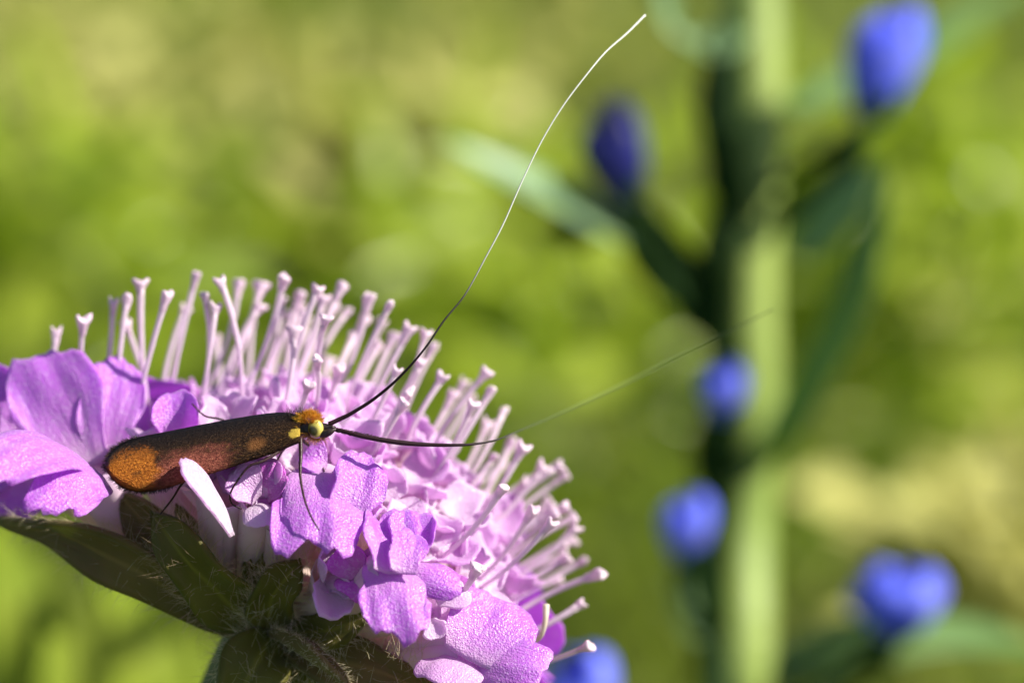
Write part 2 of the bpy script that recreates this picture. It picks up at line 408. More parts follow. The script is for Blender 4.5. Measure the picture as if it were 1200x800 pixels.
leaf_cloud('dry_foliage', MAT['straw'], tan, .012, 240, (.012, .03), 'blurred tan seed cluster behind the styles', .9)
lime = [W(P(u, v, y)) for u, v, y in ((60, 320, 380), (20, 350, 400), (120, 340, 400), (560, 390, 380), (620, 330, 400), (700, 420, 420), (1100, 250, 420), (1180, 300, 420), (1000, 420, 440), (960, 260, 420))]
leaf_cloud('bright_foliage', MAT['leafy'], lime, .018, 620, (.010, .024), 'blurred bright lime leaves close behind the flower', .45, .85, .15)
R = scatter(2600, .42, 1.4, pw=.9)
blades_world('tall_grass', MAT['grass'], R, rng.uniform(.18, .36, len(R)), rng.uniform(.002, .0042, len(R)), .9, 'taller grass blades blurred behind the flowers', 'grass')

# ------------------------------------------------------------------ viper's bugloss behind
k = M('bugloss_stem'); MAT['bstem'] = k.finish(k.ramp(k.noise(60, 4), [(.3, (.19, .27, .045)), (.7, (.28, .36, .075))]), .5, .4, 0, k.bump(k.noise(900, 4), .5, .0004), 0)
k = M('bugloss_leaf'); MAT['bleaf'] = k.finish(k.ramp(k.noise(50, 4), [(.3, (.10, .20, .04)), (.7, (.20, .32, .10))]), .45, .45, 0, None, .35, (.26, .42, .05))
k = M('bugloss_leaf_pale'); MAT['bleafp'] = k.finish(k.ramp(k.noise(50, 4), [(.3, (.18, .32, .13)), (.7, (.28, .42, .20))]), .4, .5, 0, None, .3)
k = M('bugloss_dark_shade'); MAT['bdark_shade'] = k.finish(k.ramp(k.noise(80, 4), [(.3, (.010, .030, .006)), (.7, (.025, .06, .012))]), .8, .1, 0, None, .12)  # near-black green, also paints the stem's shaded side; calyx and stalks share it
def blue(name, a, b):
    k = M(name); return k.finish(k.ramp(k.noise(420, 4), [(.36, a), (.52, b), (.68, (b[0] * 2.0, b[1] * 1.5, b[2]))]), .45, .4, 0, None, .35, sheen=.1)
MAT['blue'] = blue('bugloss_blue', (.08, .11, .88), (.17, .23, .95)); MAT['navy_shade'] = blue('bugloss_navy_shade', (.006, .008, .09), (.012, .016, .20))  # second tone is the blue darkened, shade painted on one bud; stamens share it
EY = 104.0
plant = thing('bugloss_plant', (0, 0, 0), "tall blurred green stem carrying blue bell flowers behind the pink flower", 'wildflower', world_loc=W(P(840, 4200, EY)) * [1, 1, 0])
ORIG[plant.name] = np.array(plant.location)
foot = W(P(862, 400, EY)); base_w = np.array(plant.location)
def to_mm(w): return ((np.asarray(w) - O) @ R3) / S
stem_pts = [to_mm(W(P(872, -500, EY + 6)) ), P(880, -60, EY + 2), P(884, 130, EY), P(874, 330, EY), P(878, 480, EY), P(868, 640, EY), P(864, 860, EY - 4)]
last = W(stem_pts[-1]); plant.location = (last[0] - .012, last[1] + .02, -.02); ORIG[plant.name] = np.array(plant.location)
stem_pts += [to_mm((last[0] - .006, last[1] + .008, last[2] * .5)), to_mm(plant.location)]
part('stem', tube(stem_pts, [2.0, 2.4, 2.6, 2.3, 2.55, 2.4, 3.0, 3.6], 60, 14, jitter=.06), MAT['bstem'], plant)
def leaf(name, pts, width, mat, parent, nv=7, n=16, fold=.25, nhint=(0, -.6, .8), tipw=.04, th=.25, label=None, wav=0.03):
    c = spline(pts, n); t = np.gradient(c, axis=0); t /= np.linalg.norm(t, axis=1)[:, None]
    h = np.asarray(nhint, float); s = np.linspace(0, 1, n)
    w = width / 2 * np.maximum(np.sin(np.clip(s * .93 + .07, 0, 1) * math.pi) ** .7, tipw)
    T = np.linspace(-1, 1, nv)
    N = h[None] - (t @ h)[:, None] * t; N /= np.linalg.norm(N, axis=1)[:, None]; sd = np.cross(t, N)
    grid = c[:, None] + sd[:, None] * (w[:, None] * T)[..., None] + N[:, None] * (fold * w[:, None] * np.abs(T) ** 1.5)[..., None]
    SS, TT = np.meshgrid(s, T * .5 + .5, indexing='ij')
    ph = rng.uniform(0, 6.28, 4)
    grid = grid + N[:, None] * (width * wav * (np.sin(SS * 9 + TT * 5 + ph[0]) * .6 + np.sin(SS * 17 - TT * 11 + ph[1]) * .35) * np.sin(np.clip(SS, 0, 1) * 3.1))[..., None] + sd[:, None] * (width * wav * np.sin(SS * 13 + ph[2]) * (TT - .5) * 1.6)[..., None]
    geo = shell(grid, th, SS, TT)
    return part(name, geo, mat, parent, label=label), geo
leaf('leaf', [P(845, 345, EY), P(760, 292, EY - 4), P(640, 228, EY - 10), P(520, 165, EY - 14)], 4.6, MAT['bleafp'], plant, nhint=(.2, -.7, .7))
leaf('leaf', [P(880, 560, EY), P(940, 470, EY - 8), P(1000, 350, EY - 14), P(1042, 190, EY - 16)], 3.6, MAT['bleaf'], plant, nhint=(-.5, -.8, .3))
leaf('leaf', [P(935, 300, EY - 4), P(975, 255, EY - 8), P(1030, 195, EY - 12)], 3.6, MAT['bleafp'], plant, nhint=(.3, -.8, .5))
leaf('leaf', [P(875, 230, EY), P(920, 210, EY - 4), P(1000, 160, EY - 8), P(1020, 120, EY - 8)], 2.4, MAT['bdark_shade'], plant)
leaf('leaf', [P(872, 30, EY), P(830, 60, EY - 3), P(790, 40, EY - 6), P(770, -20, EY - 8)], 4.2, MAT['bleafp'], plant)
leaf('leaf', [P(860, 700, EY), P(820, 720, EY - 4), P(800, 690, EY - 8), P(795, 640, EY - 10)], 4.5, MAT['bleafp'], plant, nhint=(.5, -.8, .2))
leaf('leaf', [P(868, 800, EY), P(930, 770, EY - 4), P(1010, 740, EY - 8), P(1060, 735, EY - 10)], 3.4, MAT['bleaf'], plant)
leaf('leaf', [P(868, 830, EY), P(990, 770, EY - 6), P(1100, 745, EY - 4), P(1230, 760, EY + 4)], 5.0, MAT['bleaf'], plant)
leaf('leaf', [P(852, 900, EY - 2), P(838, 800, EY - 4), P(836, 700, EY - 5), P(842, 600, EY - 4)], 3.4, MAT['bdark_shade'], plant, nhint=(-.5, -.8, 0))  # added dark leaf, stands for shade on the stem's lower left
leaf('leaf', [P(862, 540, EY), P(846, 530, EY - 5), P(838, 500, EY - 8), P(842, 470, EY - 9)], 4.2, MAT['bdark_shade'], plant, nhint=(0, -1, .2))
leaf('leaf', [P(860, 370, EY + 2), P(800, 320, EY - 2), P(760, 265, EY - 5), P(730, 215, EY - 7)], 7.0, MAT['bdark_shade'], plant, nhint=(-.5, -.6, -.2))
leaf('leaf', [P(700, 280, EY - 4), P(670, 270, EY - 5), P(640, 268, EY - 6)], 2.8, MAT['bdark_shade'], plant, nhint=(-.5, -.6, -.2))
leaf('leaf', [P(930, 130, EY), P(1060, 70, EY + 30), P(1200, -20, EY + 50)], 5, MAT['bleaf'], plant)
leaf('leaf', [P(854, 235, EY - 3), P(842, 170, EY - 4), P(839, 95, EY - 4.5), P(846, 20, EY - 4)], 3.4, MAT['bdark_shade'], plant, nhint=(-.8, -.6, 0))  # this and next three: added leaves painting the stem's shaded left side
leaf('leaf', [P(852, 440, EY - 3), P(840, 377, EY - 4), P(837, 303, EY - 4.5), P(844, 230, EY - 4)], 3.8, MAT['bdark_shade'], plant, nhint=(-.8, -.6, 0))
leaf('leaf', [P(848, 600, EY - 3), P(836, 561, EY - 4), P(833, 515, EY - 4.5), P(840, 470, EY - 4)], 3.6, MAT['bdark_shade'], plant, nhint=(-.8, -.6, 0))
leaf('leaf', [P(846, 790, EY - 3), P(834, 739, EY - 4), P(831, 679, EY - 4.5), P(838, 620, EY - 4)], 3.6, MAT['bdark_shade'], plant, nhint=(-.8, -.6, 0))
leaf('leaf', [P(872, 262, EY - 3), P(860, 228, EY - 4), P(857, 189, EY - 4.5), P(864, 150, EY - 4)], 4.6, MAT['bdark_shade'], plant, nhint=(-.8, -.6, 0))
low_plant = thing('broadleaf_plant', None, 'bright green broad leaves, blurred, below and behind the pink flower', 'plant', world_loc=(W(P(60, 800, 150))[0], W(P(60, 800, 150))[1] + .03, -.02))
k = M('broad_leaf'); MAT['broad'] = k.finish(k.ramp(k.noise(40, 4), [(.3, (.15, .24, .012)), (.7, (.27, .31, .03))]), .65, .15, 0, k.bump(k.noise(300, 3), .4, .0008), .42, (.36, .46, .02))
root_mm = to_mm(low_plant.location)
for pts_, w_ in ((((60, 1100, 160), (30, 760, 150), (-30, 560, 160)), 26), (((150, 1100, 150), (170, 800, 140), (120, 640, 150)), 22), (((0, 1150, 140), (-60, 850, 120), (-80, 640, 120)), 22),
                 (((200, 1150, 150), (250, 860, 130), (230, 720, 130)), 18), (((90, 1200, 120), (70, 880, 105), (60, 690, 110)), 16)):
    leaf('leaf', [root_mm] + [P(*q) for q in pts_], w_, MAT['broad'], low_plant, nv=9, n=24, nhint=(.62, -.62, .5), th=.4, wav=.03)
def blossom(c, d, r, L, mat, calyx=True):
    """five-lobed bell on a green calyx; c = mouth centre, d = direction it opens"""
    c = np.asarray(c, float); d = nrm(d); a = nrm(np.cross(d, V(.3, -.9, .2))); b = np.cross(d, a)
    n, kk = 12, 20; s = np.linspace(0, 1, n); ph = np.linspace(0, 2 * math.pi, kk, endpoint=False)
    prof = r * (.42 + .58 * np.sin(np.minimum(1, s * 1.25) * math.pi / 2)) * np.sqrt(1 - .82 * np.clip((s - .62) / .38, 0, 1) ** 2)
    g = np.zeros((n, kk + 1, 3))
    for i in range(n):
        for j in range(kk + 1):
            p_ = ph[j % kk]; lob = 1 + .16 * s[i] ** 1.5 * math.cos(5 * p_) + .08 * math.sin(2 * p_ + 1)
            ax = -L * (1 - s[i]) + .07 * L * s[i] ** 3 * math.cos(5 * p_) + .12 * L * s[i] ** 2 * math.cos(p_)
            g[i, j] = c + d * ax + (a * math.cos(p_) + b * math.sin(p_)) * prof[i] * lob
    o = part('blossom', shell(g, .2), mat, plant)
    if calyx:
        gs = []
        for j in range(5):
            p_ = 2 * math.pi * j / 5; rd = a * math.cos(p_) + b * math.sin(p_)
            gs.append(petal(c - d * L * 1.05 + rd * r * .12, c - d * L * .72 + rd * r * .72, rd, r * .6, cup=-.2, nu=7, nv=5, th=.2, seed=j))
        gs.append(tube([c - d * L * 1.6, c - d * L * .9], [r * .22, r * .32], 5, 8))
        part('calyx', merge([(x[0], x[1]) for x in gs]), MAT['bdark_shade'], o)
    for j in range(4):
        rd = a * math.cos(j * 1.7) + b * math.sin(j * 1.7)
        part('stamen', tube([c - d * L * .4 + rd * r * .1, c + d * L * .1 + rd * r * .2, c + d * L * .18 + rd * r * .3], [.12, .1, .14], 8, 5), MAT['navy_shade'], o)
    return o
blossom(P(1048, 20, EY - 6), (.28, .05, 1.0), 2.8, 8.2, MAT['blue'])
blossom(P(708, 138, EY - 8), (-.30, -.1, 1.0), 2.6, 7.0, MAT['navy_shade'])  # shaded bud, its shade put into the dark blue
blossom(P(851, 432, EY - 12), (.05, -.2, 1), 1.75, 3.8, MAT['blue'])
blossom(P(806, 588, EY - 12), (.05, -.2, 1), 1.9, 4.4, MAT['blue'])
blossom(P(1064, 672, EY - 14), (.25, -.2, 1), 3.0, 5.0, MAT['blue'])
blossom(P(1018, 678, EY - 6), (-.5, -.2, 1), 2.2, 4.4, MAT['blue'])
blossom(P(672, 785, EY - 20), (-.2, -.5, .8), 2.9, 5.4, MAT['blue'])
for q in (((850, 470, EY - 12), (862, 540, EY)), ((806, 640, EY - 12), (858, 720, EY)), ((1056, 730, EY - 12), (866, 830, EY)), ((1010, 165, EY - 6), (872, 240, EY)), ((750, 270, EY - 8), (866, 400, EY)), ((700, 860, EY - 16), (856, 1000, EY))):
    a_, b_ = P(*q[0]), P(*q[1]); part('flower_stalk', tube([a_, (a_ + b_) / 2 + V(0, 0, -2.5), b_], [.7, .8, .9], 12, 8), MAT['bdark_shade'], plant)

# ------------------------------------------------------------------ the pink flower head
CY = 10.0
AX = nrm(V(.485, -.06, .872)); E1 = nrm(V(.88, 0, -.48)); E1 = nrm(E1 - (E1 @ AX) * AX); E2 = np.cross(E1, AX); E2 = E2 if E2[1] > 0 else -E2
BASE = P(322, 742, CY - .5); CEN = P(361, 669, CY); RR, RH = 9.6, 8.0
def dome(th, ph, k=1.0): return CEN + k * (RR * math.sin(th) * (math.cos(ph) * E1 + math.sin(ph) * E2) + RH * math.cos(th) * AX)
stem_low = W(BASE); foot = np.array((stem_low[0] - .05, stem_low[1] + .05, -.02))
flower = thing('scabious_flower', None, 'pink lilac field scabious flower head with pale styles, carrying the moth', 'flower', world_loc=foot)
part('flower_stem', tube([BASE + AX * .5, BASE - AX * 3, BASE - AX * 8 + V(0, 2, -3), to_mm(stem_low * .55 + foot * .45 + [0, 0, .02]), to_mm(foot)], [2.2, 1.25, 1.1, 1.3, 1.6], 60, 12), MAT['peduncle'], flower)
# receptacle: low dome that carries the florets
def revolve(prof, k=28):
    n = len(prof); ph = np.linspace(0, 2 * math.pi, k, endpoint=False)
    v = np.array([BASE + AX * h + r * (math.cos(p) * E1 + math.sin(p) * E2) * (1 + .03 * math.sin(5 * p + h)) for h, r in prof for p in ph])
    f = [(i*k+j, i*k+(j+1) % k, (i+1)*k+(j+1) % k, (i+1)*k+j) for i in range(n-1) for j in range(k)]
    return (v, f)
part('receptacle', revolve([(-.6, .3), (-.3, 1.6), (.2, 2.9), (.9, 3.9), (1.8, 4.4), (2.8, 4.3), (3.8, 3.6), (4.6, 2.3), (5.0, .05)]), MAT['receptacle'], flower)

# ---- florets with corolla tube and petals
def floret(throat, root, petals, mat, r_throat=1.15, r_root=.55, fuzz=0, bow=None):
    throat = np.asarray(throat, float); root = np.asarray(root, float); d = nrm(throat - root)
    mid = (throat + root) / 2 + (bow if bow is not None else AX * -.5)
    c = spline([root, mid, throat], 14); t, X, Y = frames(c); s = np.linspace(0, 1, 14)
    r = r_root + (r_throat - r_root) * s ** 1.4
    kk = 14; ph = np.linspace(0, 2 * math.pi, kk + 1)
    g = c[:, None] + r[:, None, None] * (1 + .06 * np.sin(3 * ph + 1))[None, :, None] * (np.cos(ph)[None, :, None] * X[:, None] + np.sin(ph)[None, :, None] * Y[:, None])
    geo = shell(g, .09, np.repeat(s[:, None], kk + 1, 1), np.repeat(ph[None] / 6.283, 14, 0))
    o = part('floret', geo, MAT['tube'], flower)
    for i, pg in enumerate(petals): part('petal', pg, mat if not isinstance(mat, list) else mat[i], o)
    if fuzz:
        p, n_ = surface_samples(geo, fuzz, lambda q: (np.linalg.norm(q - root, axis=1) < np.linalg.norm(throat - root) * .8).astype(float))
        part('fuzz', hairs_geo(p, n_ + d * .9, rng.uniform(.25, .6, fuzz), .010, .3, 3), MAT['hair'], o, kind='stuff')
    return o
def hp(b, t, n, w, seed, **kw): return petal(P(*b), P(*t), n, w, seed=seed, **kw)
ROOT = lambda u, v, y: P(u, v, y)
# floret left of the moth's wing tips: two tall upper lobes, a side lobe and a drooping lower lobe
floret(P(112, 545, 4.5), P(258, 668, 8.5), [
    hp((108, 548, 5.6), (38, 420, 7.5), (-.1, -1, .30), 4.5, 1, cup=.22, bend=.05, ripple=.09, wb=.42, blunt=3.4),
    hp((118, 546, 6.0), (137, 423, 7.5), (.1, -1, .35), 3.1, 2, cup=.18, bend=.10, ripple=.08, wb=.5, blunt=3.0),
    hp((104, 552, 3.0), (-20, 540, -5.0), (.1, -.8, .75), 3.5, 3, cup=-.25, bend=.14, curl=-.35, ripple=.10, wb=.5),
    hp((112, 560, 2.6), (64, 596, -3.5), (.25, -1, .4), 3.0, 4, cup=-.30, bend=.18, curl=-.3, ripple=.09, wb=.5, blunt=2.2),
    hp((212, 512, 4.2), (202, 459, 4.0), (-.1, -.8, .6), 2.2, 5, cup=.6, bend=.22, curl=-.4, ripple=.05, wb=.7, blunt=2.6)], MAT['petal'], 1.5, .7, fuzz=260, bow=-AX * 1.2)
floret(P(30, 530, 9), P(248, 664, 11), [
    hp((34, 532, 9), (-30, 430, 9), (0, -1, .4), 4.0, 6), hp((30, 540, 9), (-60, 560, 8), (0, -.9, .6), 4.0, 7),
    hp((30, 545, 8.6), (-10, 600, 7), (.3, -1, .2), 3.2, 8), hp((40, 530, 10), (60, 440, 12), (0, -1, .3), 3.2, 9)], MAT['petal'], 1.2, .6)
# floret under the wings: a lobe seen edge-on, small pink lobes around its throat
floret(P(262, 572, 1.4), P(270, 690, 6.4), [
    hp((272, 628, -1.6), (214, 540, -1.1), (.66, -.55, .52), 1.35, 11, cup=.12, bend=.04, ripple=.06, wb=.25, blunt=2.6, th=.12, peak=.78),
    hp((268, 580, 1.2), (285, 540, 1.4), (-.2, -1, .5), 1.6, 12, cup=.4, bend=.15),
    hp((250, 572, 1.6), (226, 560, 1.0), (-.6, -.4, -.5), 1.5, 13, cup=.3, bend=.1)], [MAT['petal_pale'], MAT['petal'], MAT['petal']], 1.25, .65, fuzz=200)
floret(P(306, 582, .8), P(296, 690, 5.8), [
    hp((300, 586, .4), (268, 556, .2), (.2, -1, .5), 2.0, 14, cup=.35, bend=.2),
    hp((304, 584, .8), (300, 536, 1.0), (0, -1, .3), 2.2, 15, cup=.45, bend=.2),
    hp((312, 584, .8), (336, 552, .4), (-.2, -1, .4), 1.8, 16, cup=.4, bend=.2),
    hp((306, 590, .2), (303, 618, -1.0), (0, -.8, .7), 1.7, 17, cup=-.3, bend=.2)], [MAT['petal_pink'], MAT['petal_pink'], MAT['petal_magenta'], MAT['petal_pale']], 1.0, .55, fuzz=160)
# broad floret under the forelegs
floret(P(388, 560, 1.2), P(322, 692, 5.0), [
    hp((384, 552, 1.4), (358, 646, -2.8), (.12, -1, .5), 4.1, 21, cup=-.10, bend=.09, ripple=.15, wb=.62, blunt=4.5),
    hp((402, 612, -.6), (428, 536, .8), (.35, -.9, .35), 2.5, 22, cup=.22, bend=.10, ripple=.13, wb=.6, blunt=4),
    hp((380, 552, 1.6), (352, 536, 1.6), (.0, -.8, .8), 1.9, 24, cup=.4, bend=.15)], MAT['petal'], 1.1, .6, fuzz=260)
# crumpled floret facing the light
floret(P(462, 662, -.8), P(362, 718, 4.5), [
    hp((456, 672, -1.9), (448, 600, .2), (.45, -.9, .3), 2.7, 31, cup=.32, bend=.05, ripple=.15, wb=.6, blunt=4),
    hp((474, 664, -.9), (494, 602, .9), (.0, -1, .4), 2.2, 32, cup=.5, bend=.12, ripple=.10, wb=.5),
    hp((456, 660, -.8), (462, 744, -3.6), (.15, -1, .5), 3.1, 33, cup=-.16, bend=.10, ripple=.14, wb=.68, blunt=4.5),
    hp((476, 670, -1.0), (540, 682, -1.2), (.15, -.9, .55), 1.7, 34, cup=-.5, bend=.12, ripple=.08, wb=.6, blunt=4),
    hp((470, 672, -2.2), (476, 622, -.8), (.3, -.9, .4), 1.7, 35, cup=.35, bend=.10, ripple=.1, wb=.7)], MAT['petal'], 1.1, .6, fuzz=300)
floret(P(424, 668, .4), P(344, 712, 5.0), [
    hp((420, 676, -.2), (402, 640, -.4), (-.3, -1, .1), 1.9, 36, cup=.3, bend=.1), hp((424, 680, -.2), (408, 700, -.6), (-.4, -1, -.1), 1.8, 37, cup=-.3, bend=.1)], MAT['petal_magenta'], 1.0, .6, fuzz=160)
# lower right floret with a broad hood
floret(P(556, 762, 1.4), P(388, 748, 5.8), [
    hp((546, 772, -.2), (588, 702, 1.8), (.20, -1, .5), 4.2, 41, cup=.15, bend=.12, ripple=.07, wb=.55, blunt=3.6),
    hp((556, 776, .4), (640, 792, -1.0), (.05, -.9, .5), 3.1, 42, cup=-.35, bend=.14, ripple=.08, wb=.65, blunt=4),
    hp((548, 770, .6), (520, 806, -1.4), (-.2, -1, .3), 3.0, 43, cup=-.25, bend=.12, ripple=.06, wb=.6),
    hp((548, 764, 2.0), (515, 715, 2.4), (-.2, -1, .3), 2.2, 44, cup=.4, bend=.15)], [MAT['petal'], MAT['petal'], MAT['petal_pink'], MAT['petal_pale']], 1.4, .75, fuzz=300)
floret(P(500, 706, .6), P(376, 730, 5), [
    hp((505, 726, -.3), (515, 748, -.6), (0, -1, .3), 1.1, 45, cup=.5, bend=.1, th=.15), hp((512, 706, .6), (548, 690, .8), (.0, -1, .5), 1.6, 46, cup=.4), hp((498, 700, 1), (510, 670, 1.4), (0, -1, .4), 1.8, 47, cup=.4)], MAT['petal_pale'], .95, .55, fuzz=220)
# the rest of the rim runs round the back of the head
for i in range(9):
    ph = math.radians(12 + i * 19.5); th = math.radians(84 + U(-6, 4))
    thr = dome(th, ph, 1.04); out = nrm(thr - CEN); tg = nrm(np.cross(AX, out)); pet = []
    for j, (dx, da) in enumerate(((0, .0), (.9, .25), (-.9, .25), (.5, 1.0), (-.5, 1.0))):
        dirv = nrm(out * (.9 if da < .9 else .15) + tg * dx + AX * (da - .25))
        pet.append(petal(thr + dirv * .7, thr + dirv * U(3.2, 4.6), AX + out * .4 - dirv * .2, U(2.6, 3.4), seed=100 + i * 7 + j, cup=U(-.2, .3), bend=U(.05, .18), nu=14, nv=11))
    floret(thr, BASE + AX * 1.4 + out * 3.8, pet, MAT['petal'], 1.3, .7, fuzz=0)

# ---- inner florets: shared small lobes
LOBES = []
for i in range(7):
    ge = petal(V(.35, 0, -.2), V(1.35 + .25 * (i % 3), 0, .75 + .3 * (i % 2)), V(-.8, 0, 1), 1.35 + .18 * (i % 4), cup=.55, bend=-.10, curl=(-.5 if i % 2 else .35), ripple=.11, wb=.6, blunt=3.6, nu=11, nv=9, th=.07, seed=200 + i)
    LOBES.append(mesh_from(ge[0] * S, ge[1], MAT['petal_pale'] if i != 2 else MAT['petal_pink'], True, ge[2], name='petal'))
def small_floret(thr, out, scale, npet=4):
    d = nrm(out); a = nrm(np.cross(d, V(.2, 1, .1))); b = np.cross(d, a)
    root = thr - d * 4.2 * scale
    geo = tube([root, thr - d * 1.2 * scale, thr], [.35 * scale, .55 * scale, .85 * scale], 8, 10, cap=False)
    o = part('floret', geo, MAT['tube'], flower)
    ow = ORIG[o.name]; off = U(0, 6.28)
    for j in range(npet):
        an = off + j * 2 * math.pi / npet + U(-.25, .25); x = a * math.cos(an) + b * math.sin(an); y = np.cross(d, x)
        tl = U(-.35, .45); x2 = x * math.cos(tl) + d * math.sin(tl); d2 = -x * math.sin(tl) + d * math.cos(tl)
        m3 = (R3 @ np.stack([x2, y, d2], 1)) * scale * U(.85, 1.15)
        c = bpy.data.objects.new('petal', LOBES[int(rng.integers(len(LOBES)))]); COL.objects.link(c); c.parent = o
        mt = Matrix([[*m3[r], (W(thr)[r] - ow[r])] for r in range(3)] + [[0, 0, 0, 1]]); c.matrix_local = mt
N = 58; ga = math.pi * (3 - math.sqrt(5))
for i in range(N):
    z = 1 - (i + .5) / N * (1 - math.cos(math.radians(76))); th = math.acos(z); ph = i * ga
    p = dome(th, ph, U(.93, 1.02)); out = nrm((p - CEN) * .7 + AX * 4)
    # where the big near florets and the moth already sit leave room
    small_floret(p, out + rng.normal(size=3) * .15, U(.95, 1.3))

# ---- pistils: style with a two-lobed stigma
def pistil(tip, base, twist=None, r=.138):
    tip = np.asarray(tip, float); base = np.asarray(base, float); d = nrm(tip - base); L = np.linalg.norm(tip - base)
    base = base - d * 1.2
    q = nrm(np.cross(d, rng.normal(size=3))); bow = q * L * U(.015, .10)
    k1 = U(.85, 1.12); r = r * k1
    geo = tube([base, base * .6 + tip * .4 + bow, base * .25 + tip * .75 + bow * .8, tip], [r * .9, r * .8, r * .92, r * 1.12], 16, 8, jitter=.10)
    o = part('style', geo, MAT['style'], flower)
    ax = nrm(tip - (base * .25 + tip * .75 + bow * .8)); a = nrm(np.cross(ax, V(0, 1, 0) + rng.normal(size=3) * .7)); b = np.cross(ax, a)
    prof = [(-.30, 1.06, 1.06, 0), (-.05, 1.25, 1.2, 0), (.12, 1.7, 1.4, .02), (.26, 2.4, 1.55, .06), (.36, 2.75, 1.6, .11), (.44, 2.6, 1.4, .14), (.46, 1.9, 1.0, .12), (.42, 1.0, .6, .05), (.40, .1, .1, 0.0)]
    lump = rng.uniform(-.26, .26, 4)
    kk = 12; vs = []; sc = U(.9, 1.25); wa, wn = U(.45, 1.08), U(.0, 1.0)
    for h, ra, rb, nt_ in prof:
        for j in range(kk):
            p_ = 2 * math.pi * j / kk
            vs.append(tip + ax * (h + nt_ * wn * math.cos(2 * p_) + .05 * lump[3] * math.cos(p_) * (h > .2)) * sc + a * math.cos(p_) * r * (1 + (ra - 1) * wa) * sc * (1 + lump[0] * math.cos(p_) + lump[1] * math.sin(3 * p_)) + b * math.sin(p_) * r * rb * sc * (1 + lump[2] * math.cos(2 * p_ + 1) + lump[3]))
    n = len(prof); f = [(i*kk+j, i*kk+(j+1) % kk, (i+1)*kk+(j+1) % kk, (i+1)*kk+j) for i in range(n-1) for j in range(kk)]
    f.append(tuple((n-1)*kk+j for j in range(kk)))
    vs = np.array(vs); vs[kk:] += rng.normal(size=vs[kk:].shape) * r * .11
    part('stigma', (vs, f), MAT['stigma'], o)
STY = [(65,397,66,440,9), (96,384,91,455,7), (132,362,124,440,9), (148,356,138,445,7), (165,338,170,445,9), (193,355,167,455,6), (150,386,174,465,11),
 (228,331,204,440,11), (241,353,229,465,7), (252,367,239,455,7), (261,336,279,445,7), (279,340,236,455,14), (304,342,270,440,14), (331,333,294,440,8), (349,353,313,440,14),
 (345,395,330,480,5), (370,345,346,450,8), (378,357,340,450,11), (397,343,373,435,11), (380,379,370,445,5), (403,370,374,435,15), (430,358,389,455,11), (424,380,398,455,14),
 (454,363,410,465,8), (458,400,429,465,14), (476,393,434,475,10), (497,397,472,465,10), (504,415,476,480,13), (462,441,428,510,5), (475,466,440,535,4), (469,479,430,545,3),
 (515,448,480,515,7), (539,455,498,520,15), (565,442,504,540,9), (571,465,515,560,8), (551,480,492,575,5), (588,487,538,570,11), (568,504,528,575,14), (609,531,556,610,8),
 (597,524,556,600,14), (632,554,565,625,11), (586,577,515,650,1.5), (620,604,556,680,4), (641,604,566,660,10), (656,599,588,660,11), (668,624,596,680,11), (664,610,585,668,12),
 (640,619,560,685,4), (657,659,596,700,10), (694,675,620,712,8), (676,711,616,742,8), (684,759,628,778,4), (557,672,530,712,-.5), (372,427,362,490,4), (360,455,334,500,3),
 (440,410,405,480,13), (527,470,480,540,12), (610,570,550,630,13), (655,640,580,690,13), (678,660,600,705,14), (300,365,268,440,13), (214,370,196,440,14), (355,375,335,450,13),
 (412,400,385,470,13), (490,430,450,500,8), (395,440,375,500,7), (330,360,305,440,14), (388,365,352,450,14), (445,385,415,460,15), (545,500,505,570,10), (650,680,590,715,15), (575,540,530,600,9)]
for (u, v, ub, vb, y) in STY:
    pistil(P(u, v, y + U(-.6, .6)), P(ub, vb, CY + (y - CY) * .75))
for i in range(16):            # more of them round the far slope
    ph = math.radians(U(15, 165)); th = math.radians(U(35, 75)); b_ = dome(th, ph); pistil(b_ + nrm(AX * 1.0 + nrm(b_ - CEN) * .8) * U(4.2, 5.2), b_)
part('stamen', tube([P(622, 754, 4), P(634, 744, 3.6), P(639, 726, 3.4), P(640, 708, 3.6)], [.11, .12, .13, .17], 18, 8), MAT['filament'], flower, label='curled cream filament at the lower right edge')

# ---- bracts of the involucre
def bract(pts, width, mat='bract', nhint=(0, -1, -.2), fold=.3, fringe=120, face=60, hl=(.4, 1.2), hm='hair', th=.28, n=22):
    o, geo = leaf('bract', pts, width, MAT[mat], flower, nv=11, n=n, fold=fold, nhint=nhint, th=th, wav=.07)
    nv = 11; Vt = geo[0][:n * nv].reshape(n, nv, 3)
    roots, dirs = [], []
    for e, sgn in ((0, -1), (nv - 1, 1)):
        ii = rng.uniform(1, n - 1.01, fringe); i0 = ii.astype(int); fr = (ii - i0)[:, None]
        p = Vt[i0, e] * (1 - fr) + Vt[i0 + 1, e] * fr; inn = Vt[i0, nv // 2]
        t = Vt[i0 + 1, e] - Vt[i0, e]; t /= np.linalg.norm(t, axis=1)[:, None] + 1e-9
        dd = p - inn; dd /= np.linalg.norm(dd, axis=1)[:, None] + 1e-9
        roots.append(p); dirs.append(dd + t * .6 + rng.normal(size=p.shape) * .45)
    p, n_ = surface_samples(geo, face * 2); roots.append(p); dirs.append(n_ * .8 + rng.normal(size=p.shape) * .5)
    roots = np.concatenate(roots); dirs = np.concatenate(dirs)
    part('hairs', hairs_geo(roots, dirs, rng.uniform(hl[0], hl[1], len(roots)), .010, .6, 5), MAT[hm], o, kind='stuff')
    return o
bract([P(312, 738, 5.5), P(235, 708, 3.5), P(150, 660, 3), P(70, 625, 4.5), P(-2, 610, 7)], 2.5, 'bract_brown', (.1, -.9, -.5), .35, 130, 60)
